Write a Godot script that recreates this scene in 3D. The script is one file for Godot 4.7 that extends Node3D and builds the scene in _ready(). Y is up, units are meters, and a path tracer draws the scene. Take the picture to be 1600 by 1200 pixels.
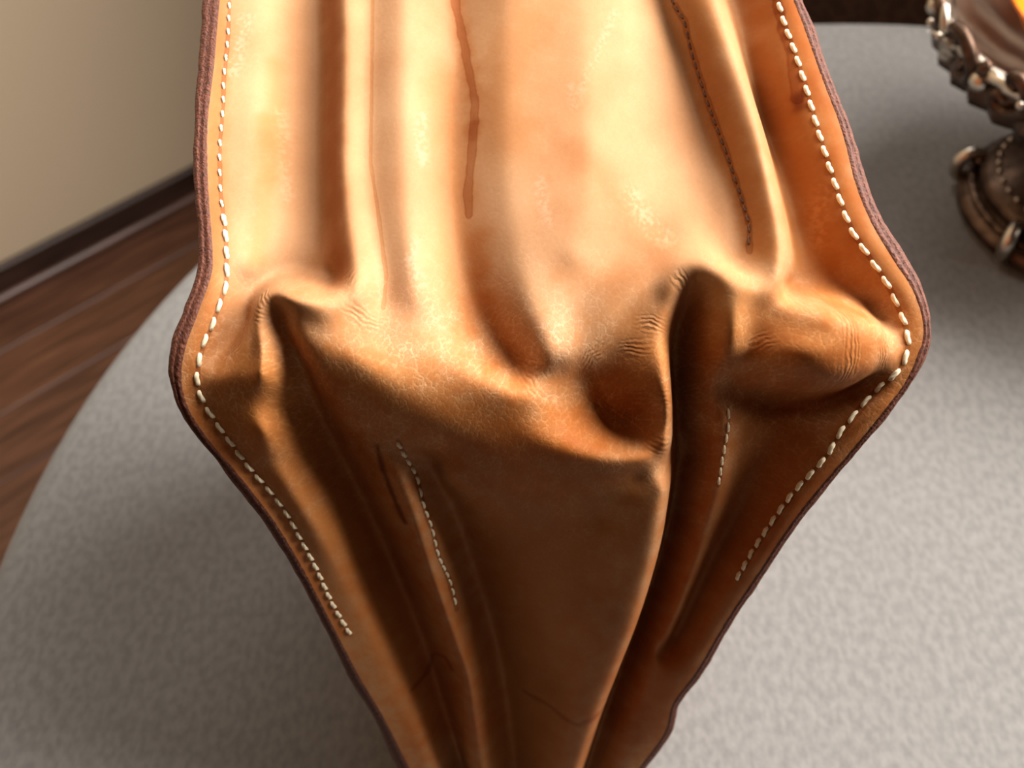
extends Node3D
# A worn leather satchel standing upside down on a round table; lengths in metres, bag tables in millimetres.
# The bag's frame: x across the bag, q up and back along the bag, h outwards along the bisector of its corner.

const BAG_ORIGIN := Vector3(0.00735, 0.22618, -0.16947)
const OUTWARD := Vector3(0.0, 0.70711, 0.70711)
const ALONG := Vector3(0.0, 0.70711, -0.70711)
const ROOM_TURN := 45.0

const RIMS := {
	"left_inner": [-88.4,182.1,-88.3, -86,133.7,-61.4, -84.1,95.9,-40.7, -83,76.3,-30.1, -82.5,60.4,-21.7, -81.1,49.3,-15.9, -79.2,38.1,-10.4, -77.3,27.5,-5.6, -77,22.9,-3.8, -79.2,14.2,-0.9, -82.5,4.1,0.4, -83.6,-3,-0.7, -82.6,-9.2,-3, -78.2,-18.7,-8.4, -75,-23.9,-12, -68,-38.2,-23.1, -63.5,-52.1,-34.6, -58,-74.2,-53.5, -52.9,-95.2,-71.8, -48.3,-111,-85.6, -43.1,-133.2,-105.2, -37.3,-158.4,-127.5],
	"left_outer": [-95,181.4,-86.9, -91.1,133.2,-60.1, -88.2,95.5,-39.5, -87.1,82.3,-32.3, -85.9,64.9,-23, -84.6,51.9,-16.3, -82.6,40.8,-10.7, -80.6,30,-5.7, -80.2,22.8,-2.7, -82.4,14.7,-0.1, -85.2,6.6,1.3, -86.1,0.2,1, -85.4,-5.9,-0.6, -83.8,-12.5,-4.7, -78.7,-21.5,-10.4, -77.3,-24.9,-12.8, -70.4,-39.5,-24.1, -65.9,-52.8,-35.2, -60.3,-75.4,-54.5, -55.7,-97.2,-73.5, -51.1,-112.8,-87.2, -46.6,-135.6,-107.3, -41.5,-161.1,-129.9],
	"right_inner": [50.5,182.1,-88.3, 59.5,133.7,-61.4, 66.6,95.9,-40.7, 68.2,88.1,-36.5, 71,72.5,-28, 73.8,58.4,-20.6, 75.4,43,-12.8, 77.8,34.1,-8.5, 81.5,25.8,-4.9, 85.3,18.5,-2.2, 87,11.9,-0.4, 87.1,8.2,0.2, 85.8,3.7,0.4, 83.5,-2.5,-0.5, 80,-8.1,-2.5, 75.1,-17,-7.4, 65,-36.3,-21.5, 58.9,-53.8,-36, 52.8,-72.7,-52.2, 47.6,-92.5,-69.4, 42.6,-106.5,-81.7, 42.1,-118.9,-92.6, 36.3,-136.6,-108.2, 27.8,-162.3,-130.9],
	"right_outer": [53.3,181.4,-86.9, 62.1,133.2,-60.1, 68.9,95.5,-39.5, 70.6,87.8,-35.3, 72.7,75.1,-28.5, 74.6,65.8,-23.5, 76.7,54.1,-17.4, 78.2,43.5,-12.1, 80.1,35.9,-8.4, 84.3,26.9,-4.4, 87.2,20.1,-1.8, 88.6,12.8,0.4, 88.3,6.9,1.3, 86.9,1.7,1.2, 84.3,-2.9,0.4, 81.5,-9.4,-3.1, 77.7,-15.7,-6.5, 76.4,-18,-8, 66.7,-37.4,-22.5, 60.7,-54.9,-36.9, 54.7,-73.7,-53.1, 49.7,-93.6,-70.4, 44.6,-107.7,-82.8, 44.1,-120.2,-93.7, 38.2,-138.4,-109.8, 29.8,-164.2,-132.7],
}
const SEAMS := {
	"left": [-87.5,182.1,-88.3, -84.2,133.7,-61.4, -81.8,95.9,-40.7, -80.7,82.6,-33.5, -80.4,73.2,-28.4, -79.6,65.2,-24.2, -79.1,55.6,-19.2, -78.5,49.9,-16.3, -77.3,42.1,-12.3, -75.2,32.7,-7.9, -74.3,26.7,-5.3, -74,20.3,-2.8, -75.4,14.7,-1.1, -76.9,10.1,-0.1, -78.6,6.2,0.3, -79.8,0.6,0.1, -80,-3.4,-0.8, -78.8,-8.1,-2.5, -77.2,-11.4,-4.1, -75.6,-14.8,-6, -74,-17.8,-7.9, -72.6,-20.8,-9.9, -70.2,-25.4,-13.2, -67.4,-29.9,-16.5, -64.3,-36.3,-21.5, -61.8,-45.2,-28.8, -59.6,-53.6,-35.9, -57.2,-65.7,-46.2, -53.7,-77.6,-56.4],
	"right": [49.6,182.1,-88.3, 57,133.7,-61.4, 62.9,95.9,-40.7, 63.9,88.1,-36.5, 65.3,80.5,-32.4, 66.7,71,-27.3, 67.8,62.5,-22.8, 69.1,53.6,-18.1, 70.7,44.3,-13.4, 72.3,36,-9.4, 73.5,32.2,-7.7, 75.3,28.7,-6.1, 77.3,25.2,-4.6, 79.4,21.5,-3.3, 81.5,17.1,-1.7, 83.2,11.9,-0.4, 83.7,7.4,0.3, 83.3,3.7,0.4, 81.9,0.3,0, 79.6,-2.5,-0.5, 77.5,-5.5,-1.5, 74.4,-9.4,-3.1, 70.7,-14.8,-6, 68.5,-20.3,-9.5, 62.4,-31.5,-17.8, 57.2,-45.4,-29, 53.4,-57.9,-39.5],
	"foldl": [-34.7,-17,-7.4, -34.1,-19.3,-8.9, -31.4,-27.2,-14.5, -30.1,-34.8,-20.4, -28.5,-41.8,-26, -27.1,-51.1,-33.7, -24.7,-60.1,-41.4, -23.1,-69.9,-49.8],
	"foldr": [45.1,-9.1,-2.9, 45.2,-14.6,-5.9, 44.9,-21.2,-10.1, 44.8,-29.9,-16.5],
	"foldu": [14.2,182.1,-88.3, 26.4,133.7,-61.4, 36,95.9,-40.7, 38.1,90,-37.5, 39.4,82.4,-33.4, 42.2,67.8,-25.6, 45.6,52.3,-17.4, 47.6,40.8,-11.7, 48.2,33.6,-8.3, 47.4,27.5,-5.6],
}
const RELIEF := {
	"left_stitch": [-87.8,182.8,-89.7, -84.6,134.2,-62.7, -82.1,96.2,-41.9, -81,82.9,-34.6, -80.7,73.5,-29.6, -79.4,55.8,-20.3, -78.8,50.1,-17.3, -75.4,32.8,-8.9, -74.5,26.8,-6.3, -74.3,20.4,-3.8, -75.6,14.7,-2.1, -78.9,6.2,-0.7, -80.1,0.6,-0.9, -80.3,-3.5,-1.8, -77.5,-11.5,-5.1, -72.9,-21,-11, -67.7,-30,-17.6, -62,-45.4,-30, -57.4,-66,-47.5, -53.9,-78,-57.8, -46.7,-102.7,-79.4, -39.4,-133.9,-106.8, -33.6,-159.1,-129.1],
	"right_stitch": [50.8,182.8,-89.7, 57.7,134.2,-62.7, 63.2,96.2,-41.9, 65.6,80.8,-33.5, 68.1,62.7,-23.9, 71,44.5,-14.5, 73.8,32.3,-8.7, 79.8,21.6,-4.3, 83.5,11.9,-1.4, 84.1,7.3,-0.7, 82.2,0.3,-1, 77.8,-5.6,-2.5, 71,-14.9,-7, 62.7,-31.7,-18.9, 57.5,-45.6,-30.2, 53.6,-58.2,-40.8, 47.6,-77.5,-57.3, 41.3,-98.5,-75.7, 34.2,-122.3,-96.6, 27.1,-146.1,-117.6],
	"ul_slope": [-80,185.8,-95.5, -75.8,136.3,-68.1, -72.6,97.7,-46.9, -70.9,74.5,-34.3, -68.9,51.5,-22.2, -67.1,35.1,-15.5, -68.1,23.9,-9.4],
	"ul_valley": [-68,193.2,-110, -63.6,141.6,-81.4, -60.1,101.3,-59.3, -57.7,77.2,-46.2, -56.1,53.2,-33.5, -54,35.8,-23.6, -53.3,25.1,-16.3],
	"ul_ridge": [-56.8,182.6,-89.2, -53.4,134,-62.3, -50.8,96.1,-41.4, -49.1,73.4,-29.2, -47.8,50.7,-17.3, -45.4,35.9,-8.7, -42.5,26.5,-2.6, -40.1,20.4,2.4],
	"ul_seam": [-49.6,184.4,-92.8, -46.9,135.3,-65.6, -44.8,97,-44.5, -43.7,74,-32.1, -42.4,51.1,-20.1, -39.3,34.6,-10.7, -37.2,23.7,-4.7, -37.1,15.4,-1.3],
	"uc_left": [-39.5,182.1,-88.3, -36.5,133.7,-61.4, -34.2,95.9,-40.7, -33,67.8,-25.6, -31.1,42.4,-12.5, -28.9,26.6,-3.9, -27.1,16.1,0.5],
	"uc_dent": [-21.8,184.7,-93.2, -21.4,135.9,-67.1, -21.1,97.7,-46.9, -21.2,69,-31.4, -20.7,43.2,-19.4, -19.4,27.2,-13.3, -15.8,16.4,-10.6, -9.6,5.7,-8.1, -5.1,1,-5.1],
	"uc_bulge": [-7.4,180.2,-84.4, -7.4,132.5,-58.4, -7.4,95.2,-38.3, -7.7,67.3,-23.4, -7.4,42.2,-11.1, -5.1,26.6,-3.9, -2.3,14.6,1.5, 2.1,3.8,5.6],
	"uc_right": [20.3,185.1,-94.2, 22.4,135.4,-65.8, 24.1,96.8,-43.8, 25,68.4,-28.5, 26.5,42.6,-13.9, 22.4,28.1,-4.6],
	"ur_foot": [16,185.8,-95.5, 27,136.3,-68.1, 35.5,97.7,-46.9, 39.2,84,-39.4, 42,69,-31.4, 45,53,-22.4, 46.6,41.1,-14.5, 46.3,29.8,-6.6, 46,25.4,-3.4],
	"ur_stitch": [17.6,183.6,-91.1, 28.3,134.7,-64, 36.7,96.6,-43.1, 40.1,83,-35.7, 43,68.3,-27.8, 46.2,52.5,-19.1, 48.2,40.8,-12.2, 47.9,29.7,-5.5],
	"ur_crest": [31.2,182.4,-88.8, 38.6,132.5,-58.6, 44.2,94.3,-35.3, 47.1,75.2,-23.7, 49.7,57.6,-13.1, 51.3,41.3,-3.5, 51.4,29,3.5, 50.5,21.7,6.5],
	"ur_side": [32.9,184.7,-93.4, 41.1,134.2,-62.8, 47.3,95.4,-39.1, 50.4,76.1,-27.4, 53.3,58.3,-16.7, 54.4,41.6,-6.3, 54.8,29.9,1.2, 53.9,22.5,4.2, 51.5,16.7,6.2],
	"ur_valley": [38.7,189.6,-103, 47.5,139.7,-76.6, 54.6,100.4,-56.2, 58,80.4,-45.3, 61.7,61.9,-36.8, 63.4,44.3,-27.7, 64.3,31.7,-21.7, 63.2,22.8,-16.7],
	"ur_wall": [59.4,86.3,-42, 62.2,67.5,-31.9, 66,46.8,-22.5, 68.9,30.5,-16, 74.2,22.6,-12.7],
	"kn_back": [-68.9,11.8,-6.9, -68.7,18.2,-9.9, -64.6,22.6,-14.1, -57.1,22.4,-15.3, -49.3,21.4,-13.6],
	"kn_pocket": [-75.2,2.8,-3.6, -71.8,7.3,-6.2, -69.8,11.8,-8.2],
	"kn_crest": [-72.4,-1.3,4.3, -66.5,3.7,7.5, -64.2,9.6,7.8, -63,15.2,7.9, -58.8,18.8,7.5, -52.7,17.9,8.4, -45.7,16.7,7.5, -39.8,17.2,4.7],
	"kn_crease": [-40.8,13.4,4.5, -36.3,11.4,2.9],
	"lobe": [-62.1,11.7,7.8, -60.4,5.3,8.6, -60.7,-1.4,7.5, -64.2,-4.4,5.7, -69.2,-5.1,3.6],
	"lobe_low": [-62.4,-12.6,-2.1, -61.2,-19.8,-11.8],
	"ll_wall": [-60.4,-24.2,-15.5, -54.3,-40.4,-30.7, -49.4,-63,-51, -43,-87.8,-73.2, -36.5,-116.7,-98.4, -31.7,-139.9,-118.9, -26.2,-166.2,-142.2],
	"hollow": [-59.4,15.5,4.6, -58.6,10.7,2.4, -57.3,4,-2.9, -56.3,-3.1,-12.4, -54.9,-12.4,-25.4, -52,-25.7,-40.7, -45.7,-46.3,-58.3, -39.2,-68.7,-74.8, -33.6,-94.3,-94.4, -28.7,-123.6,-117.6, -24.8,-147.3,-137.2, -20.4,-173.9,-159.4],
	"arm_edge": [-57,14.5,8.6, -54.7,9.7,9.1, -52,3.4,7.5, -49.2,-2.8,3.3, -45.3,-10.6,-3.7],
	"lip": [-41.9,4.3,9.2, -36.1,0,8.1, -27.7,-4.6,6.4, -15.5,-8.8,4.3, -6,-12.8,2.3, -0,-15.5,1.4, 7.4,-18.3,0.3, 14.8,-19.8,-0.1, 22.2,-19.8,-0.1, 27.9,-18.1,-0.9],
	"lip_top": [-36.2,8.8,4, -29,6.7,4.2, -18.9,3,3.6, -10.3,-1.3,3.7, -2.3,-4.5,4.4],
	"lip_under": [-23,-26.3,-13.8, -13.6,-30.2,-15.4, -4.2,-33.3,-17.8, 5.4,-35.5,-19, 15.7,-36.6,-18.5],
	"lf_ridge": [-38.1,-17.4,-10.8, -35.7,-29.4,-18.7, -33,-42.6,-29.3, -30,-59.3,-43.3, -26.2,-78.1,-59.5, -22.5,-96.4,-75.5, -22,-113.9,-90.8, -20.8,-136.6,-110.8, -19.3,-162.3,-133.5],
	"lf_stitch": [-34.5,-19.8,-12.7, -30.4,-35.4,-24, -27.3,-51.9,-37.7, -23.3,-71,-53.9, -18.6,-94,-73.9, -16.6,-114.2,-91.7, -14.9,-137,-111.7, -13.1,-162.7,-134.5],
	"lc_valley": [-27.2,-22.5,-21.5, -22.4,-40.4,-45.7, -17.8,-63.9,-70.6, -12.7,-89.7,-93, -8.7,-119.1,-117.5, -5.9,-149,-141.2, -3.6,-175.3,-162.6],
	"lc_mid": [-4.8,-45.2,-34, -0.4,-57.5,-43.1, 2.8,-71,-54, 5.8,-94,-74, 3.9,-137,-111.8, 2.8,-162.8,-134.6],
	"lc_bulge": [17.6,-44.4,-21.7, 16.2,-58.6,-32.9, 13.8,-79.2,-50.7, 11.9,-102.9,-71.4, 9.3,-130.8,-96.6, 6.9,-155.9,-119.2],
	"lc_edge": [30.6,-26.8,-9.6, 30.8,-43.2,-24, 28.3,-67.8,-45.4, 24.2,-90,-64.7, 20.7,-108.1,-80.5, 16.4,-135,-104.2, 12.4,-160.3,-126.6],
	"pinch": [7.8,1.8,2.2, 9.8,-1,-5.4, 12.5,-6.8,-9.1, 16,-10.5,-10.1, 20.9,-13.5,-9.1, 24.4,-15.8,-4],
	"arch_back": [7.2,11.7,1.6, 13.2,20.6,-0.9, 20.2,27.4,-4.3, 30.3,32.5,-7.8],
	"arch": [10.4,4.2,2.3, 14.5,9.8,3.9, 19.6,16.3,3.7, 25.7,21.7,2.5, 31.6,25.3,2.4, 34.8,25.4,3, 37.1,24.3,4.8, 39.8,22.5,6.8, 43.5,20.8,7.4, 47.9,19.1,8],
	"arch_face": [14.2,2.3,-2.3, 19,7.5,0.3, 24,12.9,1.3, 27.6,17.1,1.5],
	"big_lobe": [19.9,-3.7,-0.2, 23.9,-6.6,0.1, 26.7,-11.2,-1.4],
	"lobe_rim": [33,20.2,0.5, 30.8,16.1,-0.2, 28.5,8.8,-0.5, 28.9,1.5,0.2, 29.8,-8.9,-0.9, 29.8,-18,-2.8],
	"slot": [35.2,16.9,-5.6, 34.2,12.7,-12.3, 33.8,7.1,-19.2, 35.4,-4.4,-28.4, 37.7,-22,-38, 38.2,-41.4,-51.7, 36.2,-63.1,-67.4, 31.9,-88.2,-87.8, 27.3,-111.8,-105.8, 21.7,-146.5,-135.1, 17.5,-173.3,-158],
	"slot_side": [38.2,18,5.8, 38.2,11.7,3.5, 38.3,4.4,-2.2, 40,-10,-15.1, 42.5,-24,-26.4],
	"fold_face": [42.1,18,9, 42,13.8,9.6, 41.6,8.6,8.6, 41.5,3.8,4.3],
	"fold_under": [44.2,-3.5,-11.2, 47.9,-2.3,-10.9],
	"rf_ridge": [43.8,-12.9,-12.7, 43.5,-24.8,-20.5, 42.5,-39.8,-32.2, 40.1,-56.4,-46, 36.3,-76.3,-63.1, 32.9,-96,-80.3, 28.9,-116.7,-98.4, 25.4,-139.9,-118.9, 21.4,-166.2,-142.2],
	"rf_side": [47.3,-13.1,-14.8, 48.1,-30.7,-27.5, 46.3,-48.5,-42, 42.8,-69.9,-60.1, 39.2,-87.6,-75.5],
	"rr_valley": [51.8,-13.5,-19.5, 51.3,-31.6,-33.4, 49.6,-49.8,-48.2, 45.7,-67.5,-62, 41.9,-84.6,-75.6],
	"rr_wall": [62.2,-13.4,-18.2, 58,-29.3,-29, 53.2,-48.8,-43.5],
	"th_crotch": [45.9,3.6,2.3, 48.5,8,3.5, 50.9,11.7,4.2, 53.7,15.5,3.3],
	"th_back": [58.4,18.8,-14, 66.2,19.9,-14.4, 74.2,18.3,-12.5, 80.4,15.1,-9, 82.1,11,-4.1],
	"th_top": [55.7,14,6.9, 61.3,14.5,8.7, 68.3,13.1,9.1, 75.3,10.3,6.4],
	"th_mid": [51,6.1,10.8, 55.6,5.5,16, 63.9,5.5,16, 71,5.4,12.7, 77.9,5.2,4.9],
	"th_low": [49.5,1.7,5.4, 54.7,-1.1,7.6, 60.1,-2.4,8.6, 66.5,-2.1,8.7, 73.7,-0.1,5.8],
	"th_under": [52,-3.4,-8.6, 60.1,-6.9,-16.3, 68.1,-8.2,-16.8, 74.5,-6.4,-12.2, 78.8,-2.8,-5.8],
	"arm_face": [-50.8,12,9.5, -46.9,5.6,9.7],
	"lip_b": [-42.3,-2,6.7, -36.3,-6.8,4.6, -28.1,-11,2.6, -15.6,-15.3,0.2, -6,-19.5,-2.5, 1.7,-22.1,-4.3, 9.3,-24.1,-5.4, 16.9,-25.4,-6.4, 23.8,-24.9,-6.8],
	"lobe_fill": [-70.6,-2.7,4.6, -66.7,-0.8,7.4, -63.9,2.3,8.5, -62.7,7.4,8.6],
	"uc_bulge_right": [14.5,180.9,-85.8, 13.4,132.5,-58.6, 12.6,94.9,-37.6, 12.4,67,-21.9, 11.5,42,-9, 8.1,26.5,-1.9],
}
# stains, wear, pale patches, painted shade and sheen on the leather: width (mm), colour factors, then x, q along the mark
const STAINS_AND_SHADE := {
	"drip": [2.1, 0.72, 0.5, 0.34, -24.5,107.9, -22.3,95.9, -20.8,88.1, -19.1,79.6, -17.7,72.3, -16.8,66.0, -17.0,59.9, -17.2,54.8, -17.6,48.9, -18.4,42.7, -17.8,37.3],
	"drip_side": [4.3, 0.84, 0.64, 0.46, -23.5,107.9, -21.4,92.0, -18.6,76.8, -17.8,69.6],
	"drip_edge_stain": [9.2, 0.9, 0.74, 0.56, -25.1,73.2, -23.0,54.0, -20.7,37.6, -20.0,23.6, -16.9,14.7],
	"drip_side_stain": [14.5, 0.93, 0.8, 0.66, -2.4,90.0, -7.4,78.7, -10.5,64.3, -7.4,57.3],
	"tide_band": [7.6, 0.93, 0.8, 0.7, 5.1,53.1, 12.7,48.1, 20.7,36.8, 26.3,27.5],
	"tide_band_low": [5.9, 0.94, 0.84, 0.74, 4.5,23.6, 11.9,20.6, 20.8,22.1],
	"valley_shade": [5.7, 0.74, 0.52, 0.34, -56.4,103.8, -53.4,73.2, -51.8,50.6, -49.7,34.4, -47.4,22.1],  # shade of the valley slope, painted in brown
	"seam_line": [0.9, 0.8, 0.66, 0.5, -44.6,99.8, -43.2,73.2, -42.1,50.6, -38.8,34.4, -36.6,22.1, -36.8,14.7],
	"left_blotch": [4.1, 0.96, 0.84, 0.7, -69.3,78.7, -67.7,60.8, -66.8,47.3],
	"left_blotch_low": [3.7, 0.95, 0.82, 0.66, -70.0,62.5, -68.1,37.6, -68.6,26.7],
	"right_wall_shade_tan": [16.6, 0.88, 0.62, 0.34, 63.8,107.9, 63.8,80.5, 65.3,54.0, 66.9,36.0, 68.3,22.1],  # orange of the waxed flange plus shade painted on this wall
	"right_stitch_grime": [2.3, 0.72, 0.5, 0.34, 62.3,99.8, 63.3,88.1, 64.4,78.7, 64.6,67.8],
	"right_spot": [2.7, 0.55, 0.36, 0.24, 65.0,67.8, 64.8,65.5],
	"fold_left_shade": [5.7, 0.9, 0.7, 0.45, 39.7,99.8, 42.5,75.0, 45.9,55.6, 48.4,40.8, 49.5,28.2],  # dimmer left flank of the fold, painted into the colour
	"lip_shade_tan": [20.8, 0.94, 0.74, 0.48, -42.8,-3.0, -19.4,-12.2, 1.8,-17.0, 19.5,-9.1, 23.5,3.0, 42.5,8.8, 66.0,4.4],  # redder lip, deepened with painted shade
	"side_shade_tan": [61.7, 0.92, 0.64, 0.34, -2.5,-36.3, -0.3,-67.6, -1.4,-106.5, -3.1,-131.5],  # lower face: deeper tan with the richness of shade painted in
	"left_side_shade_tan": [31.0, 0.94, 0.66, 0.34, -63.7,-6.0, -51.9,-32.6, -42.8,-67.6, -31.9,-118.6],  # painted shade in the tan, left of the lower face
	"right_side_shade_tan": [31.0, 0.88, 0.6, 0.34, 58.2,-9.1, 53.8,-36.3, 44.0,-67.6, 37.0,-112.5],  # painted shade in the tan, right of the lower face
	"side_tide": [1.8, 0.72, 0.6, 0.5, -3.4,-108.9, 4.7,-110.1, 12.8,-111.9, 20.4,-106.0],
	"side_tide_left": [1.5, 0.66, 0.52, 0.42, -38.9,-104.2, -34.8,-101.9, -32.6,-94.1, -28.2,-90.9, -25.8,-95.2],
	"black_scuff": [1.6, 0.35, 0.28, 0.24, -40.2,-18.7, -39.6,-24.6, -38.4,-29.9, -36.6,-36.3, -35.3,-40.1],
	"wax_sheen_a": [4.5, 1.22, 1.34, 1.62, 20.9,41.6, 23.7,36.8, 28.0,31.0],  # this and the next ones: window glare painted as whitish waxy patches
	"wax_sheen_b": [2.7, 1.16, 1.25, 1.5, -0.9,44.8, -0.0,39.2, 1.0,35.2],
	"wax_sheen_c": [2.5, 1.2, 1.3, 1.6, -29.9,62.5, -30.1,56.5, -29.1,50.6],
	"wax_sheen_d": [3.6, 1.2, 1.3, 1.6, -77.3,91.0, -77.8,84.3, -78.6,75.0],
	"wax_sheen_e": [3.6, 1.18, 1.3, 1.6, 68.8,44.0, 67.1,37.6, 67.8,31.3],
	"wax_sheen_f": [2.5, 1.15, 1.22, 1.4, -67.2,65.2, -65.7,59.9, -63.4,42.4],
	"wax_sheen_g": [2.7, 1.14, 1.22, 1.45, -30.6,29.8, -31.2,25.2, -28.8,20.6],
	"wax_sheen_h": [2.3, 1.14, 1.2, 1.4, 7.1,69.6, 7.8,64.3, 19.3,92.0],
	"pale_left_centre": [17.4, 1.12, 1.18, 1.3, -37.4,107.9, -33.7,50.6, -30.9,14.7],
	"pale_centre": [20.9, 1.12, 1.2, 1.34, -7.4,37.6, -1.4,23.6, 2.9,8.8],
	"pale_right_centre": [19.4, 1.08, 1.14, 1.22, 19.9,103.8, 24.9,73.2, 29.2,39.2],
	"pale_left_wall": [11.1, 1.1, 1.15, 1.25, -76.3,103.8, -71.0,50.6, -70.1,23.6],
	"drip_tear": [6.0, 0.86, 0.68, 0.5, -15.2,31.6, -15.4,23.6],
	"drip_ring": [3.5, 0.8, 0.6, 0.42, -17.1,60.1, -17.1,58.7],
	"drip_tail": [6.8, 0.9, 0.74, 0.56, -16.5,16.2, -12.5,7.4, -7.4,1.5],
	"crease_0": [5.0, 0.86, 0.76, 0.62, -45.7,16.2, -40.4,11.7, -35.8,10.0],
	"crease_1": [5.0, 0.86, 0.76, 0.62, -43.0,22.9, -45.6,20.3],
	"crease_2": [5.0, 0.86, 0.76, 0.62, -8.1,4.4, -3.7,0.7, -0.0,0.0],
	"crease_3": [5.0, 0.86, 0.76, 0.62, -6.6,1.5, -3.5,-1.8, -1.7,-6.3],
	"crease_4": [5.0, 0.86, 0.76, 0.62, 8.1,0.0, 11.0,3.7, 14.9,7.6],
	"crease_5": [5.1, 0.86, 0.76, 0.62, 9.1,-1.8, 12.7,-7.1, 16.9,-10.3, 24.7,-14.8],
	"crease_6": [5.0, 0.86, 0.76, 0.62, 19.8,11.7, 28.6,10.0],
	"crease_7": [5.0, 0.86, 0.76, 0.62, 29.0,22.9, 32.5,18.0],
	"crease_8": [5.0, 0.86, 0.76, 0.62, 16.8,5.2, 24.9,5.9],
	"crease_9": [5.0, 0.86, 0.76, 0.62, 65.1,15.4, 66.0,5.9, 65.9,-3.3],
	"crease_10": [5.0, 0.86, 0.76, 0.62, 76.6,11.0, 75.1,5.9, 77.1,-0.3],
	"crease_11": [5.0, 0.86, 0.76, 0.62, -74.4,-1.5, -75.5,-3.3, -73.7,-5.7],
	"crease_12": [5.0, 0.86, 0.76, 0.62, -65.0,18.4, -61.8,14.4],
	"crease_13": [5.0, 0.86, 0.76, 0.62, -66.2,14.0, -62.0,11.7],
	"crease_14": [5.0, 0.86, 0.76, 0.62, -74.2,1.8, -69.7,7.4, -67.3,11.0],
	"crease_15": [5.0, 0.86, 0.76, 0.62, 46.2,5.2, 51.3,8.8],
	"crease_16": [5.0, 0.86, 0.76, 0.62, 18.5,-4.5, 29.7,-6.0],
	"crease_17": [5.0, 0.86, 0.76, 0.62, 38.1,3.0, 44.1,0.7],
	"crease_18": [5.2, 0.86, 0.76, 0.62, 22.9,-15.4, 29.3,-18.7],
	"flange_left": [4.7, 0.95, 0.74, 0.5, -85.4,107.9, -81.6,73.2, -80.5,55.6, -78.5,42.4, -76.0,27.5, -76.1,19.1, -77.8,10.3, -81.1,2.2, -81.9,-4.5, -80.1,-12.2, -76.3,-20.0, -71.8,-29.0, -66.6,-39.1, -61.8,-54.3, -56.4,-75.9],
	"flange_right": [5.3, 0.94, 0.72, 0.46, 65.0,107.9, 68.2,80.5, 70.3,62.5, 72.8,44.3, 75.8,32.2, 82.4,21.4, 85.2,11.7, 85.0,5.9, 82.9,-2.2, 78.8,-7.5, 73.2,-17.0, 63.8,-34.4, 58.1,-50.1],
	"holes_left": [0.9, 0.62, 0.5, 0.4, -81.8,95.9, -80.7,82.6, -80.4,73.2, -79.6,65.2, -79.1,55.6, -78.5,49.9, -77.3,42.1, -75.2,32.7, -74.3,26.7, -74.0,20.3, -75.4,14.7, -76.9,10.1, -78.6,6.2, -79.8,0.6, -80.0,-3.4, -78.8,-8.1, -77.2,-11.4, -75.6,-14.8, -74.0,-17.8, -72.6,-20.8, -70.2,-25.4, -67.4,-29.9, -64.3,-36.3, -61.8,-45.2, -59.6,-53.6, -57.2,-65.7, -53.7,-77.6],
	"holes_right": [0.9, 0.62, 0.5, 0.4, 62.9,95.9, 63.9,88.1, 65.3,80.5, 66.7,71.0, 67.8,62.5, 69.1,53.6, 70.7,44.3, 72.3,36.0, 73.5,32.2, 75.3,28.7, 77.3,25.2, 79.4,21.5, 81.5,17.1, 83.2,11.9, 83.7,7.4, 83.3,3.7, 81.9,0.3, 79.6,-2.5, 77.5,-5.5, 74.4,-9.4, 70.7,-14.8, 68.5,-20.3, 62.4,-31.5, 57.2,-45.4, 53.4,-57.9],
	"holes_foldl": [1.0, 0.62, 0.5, 0.4, -34.7,-17.0, -34.1,-19.3, -31.4,-27.2, -30.1,-34.8, -28.5,-41.8, -27.1,-51.1, -24.7,-60.1, -23.1,-69.9],
	"holes_foldr": [0.9, 0.62, 0.5, 0.4, 45.1,-9.1, 45.2,-14.6, 44.9,-21.2, 44.8,-29.9],
	"holes_foldu": [1.0, 0.62, 0.5, 0.4, 36.0,95.9, 38.1,90.0, 39.4,82.4, 42.2,67.8, 45.6,52.3, 47.6,40.8, 48.2,33.6, 47.4,27.5],
}

var rng := RandomNumberGenerator.new()
var grain_noise: FastNoiseLite


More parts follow.
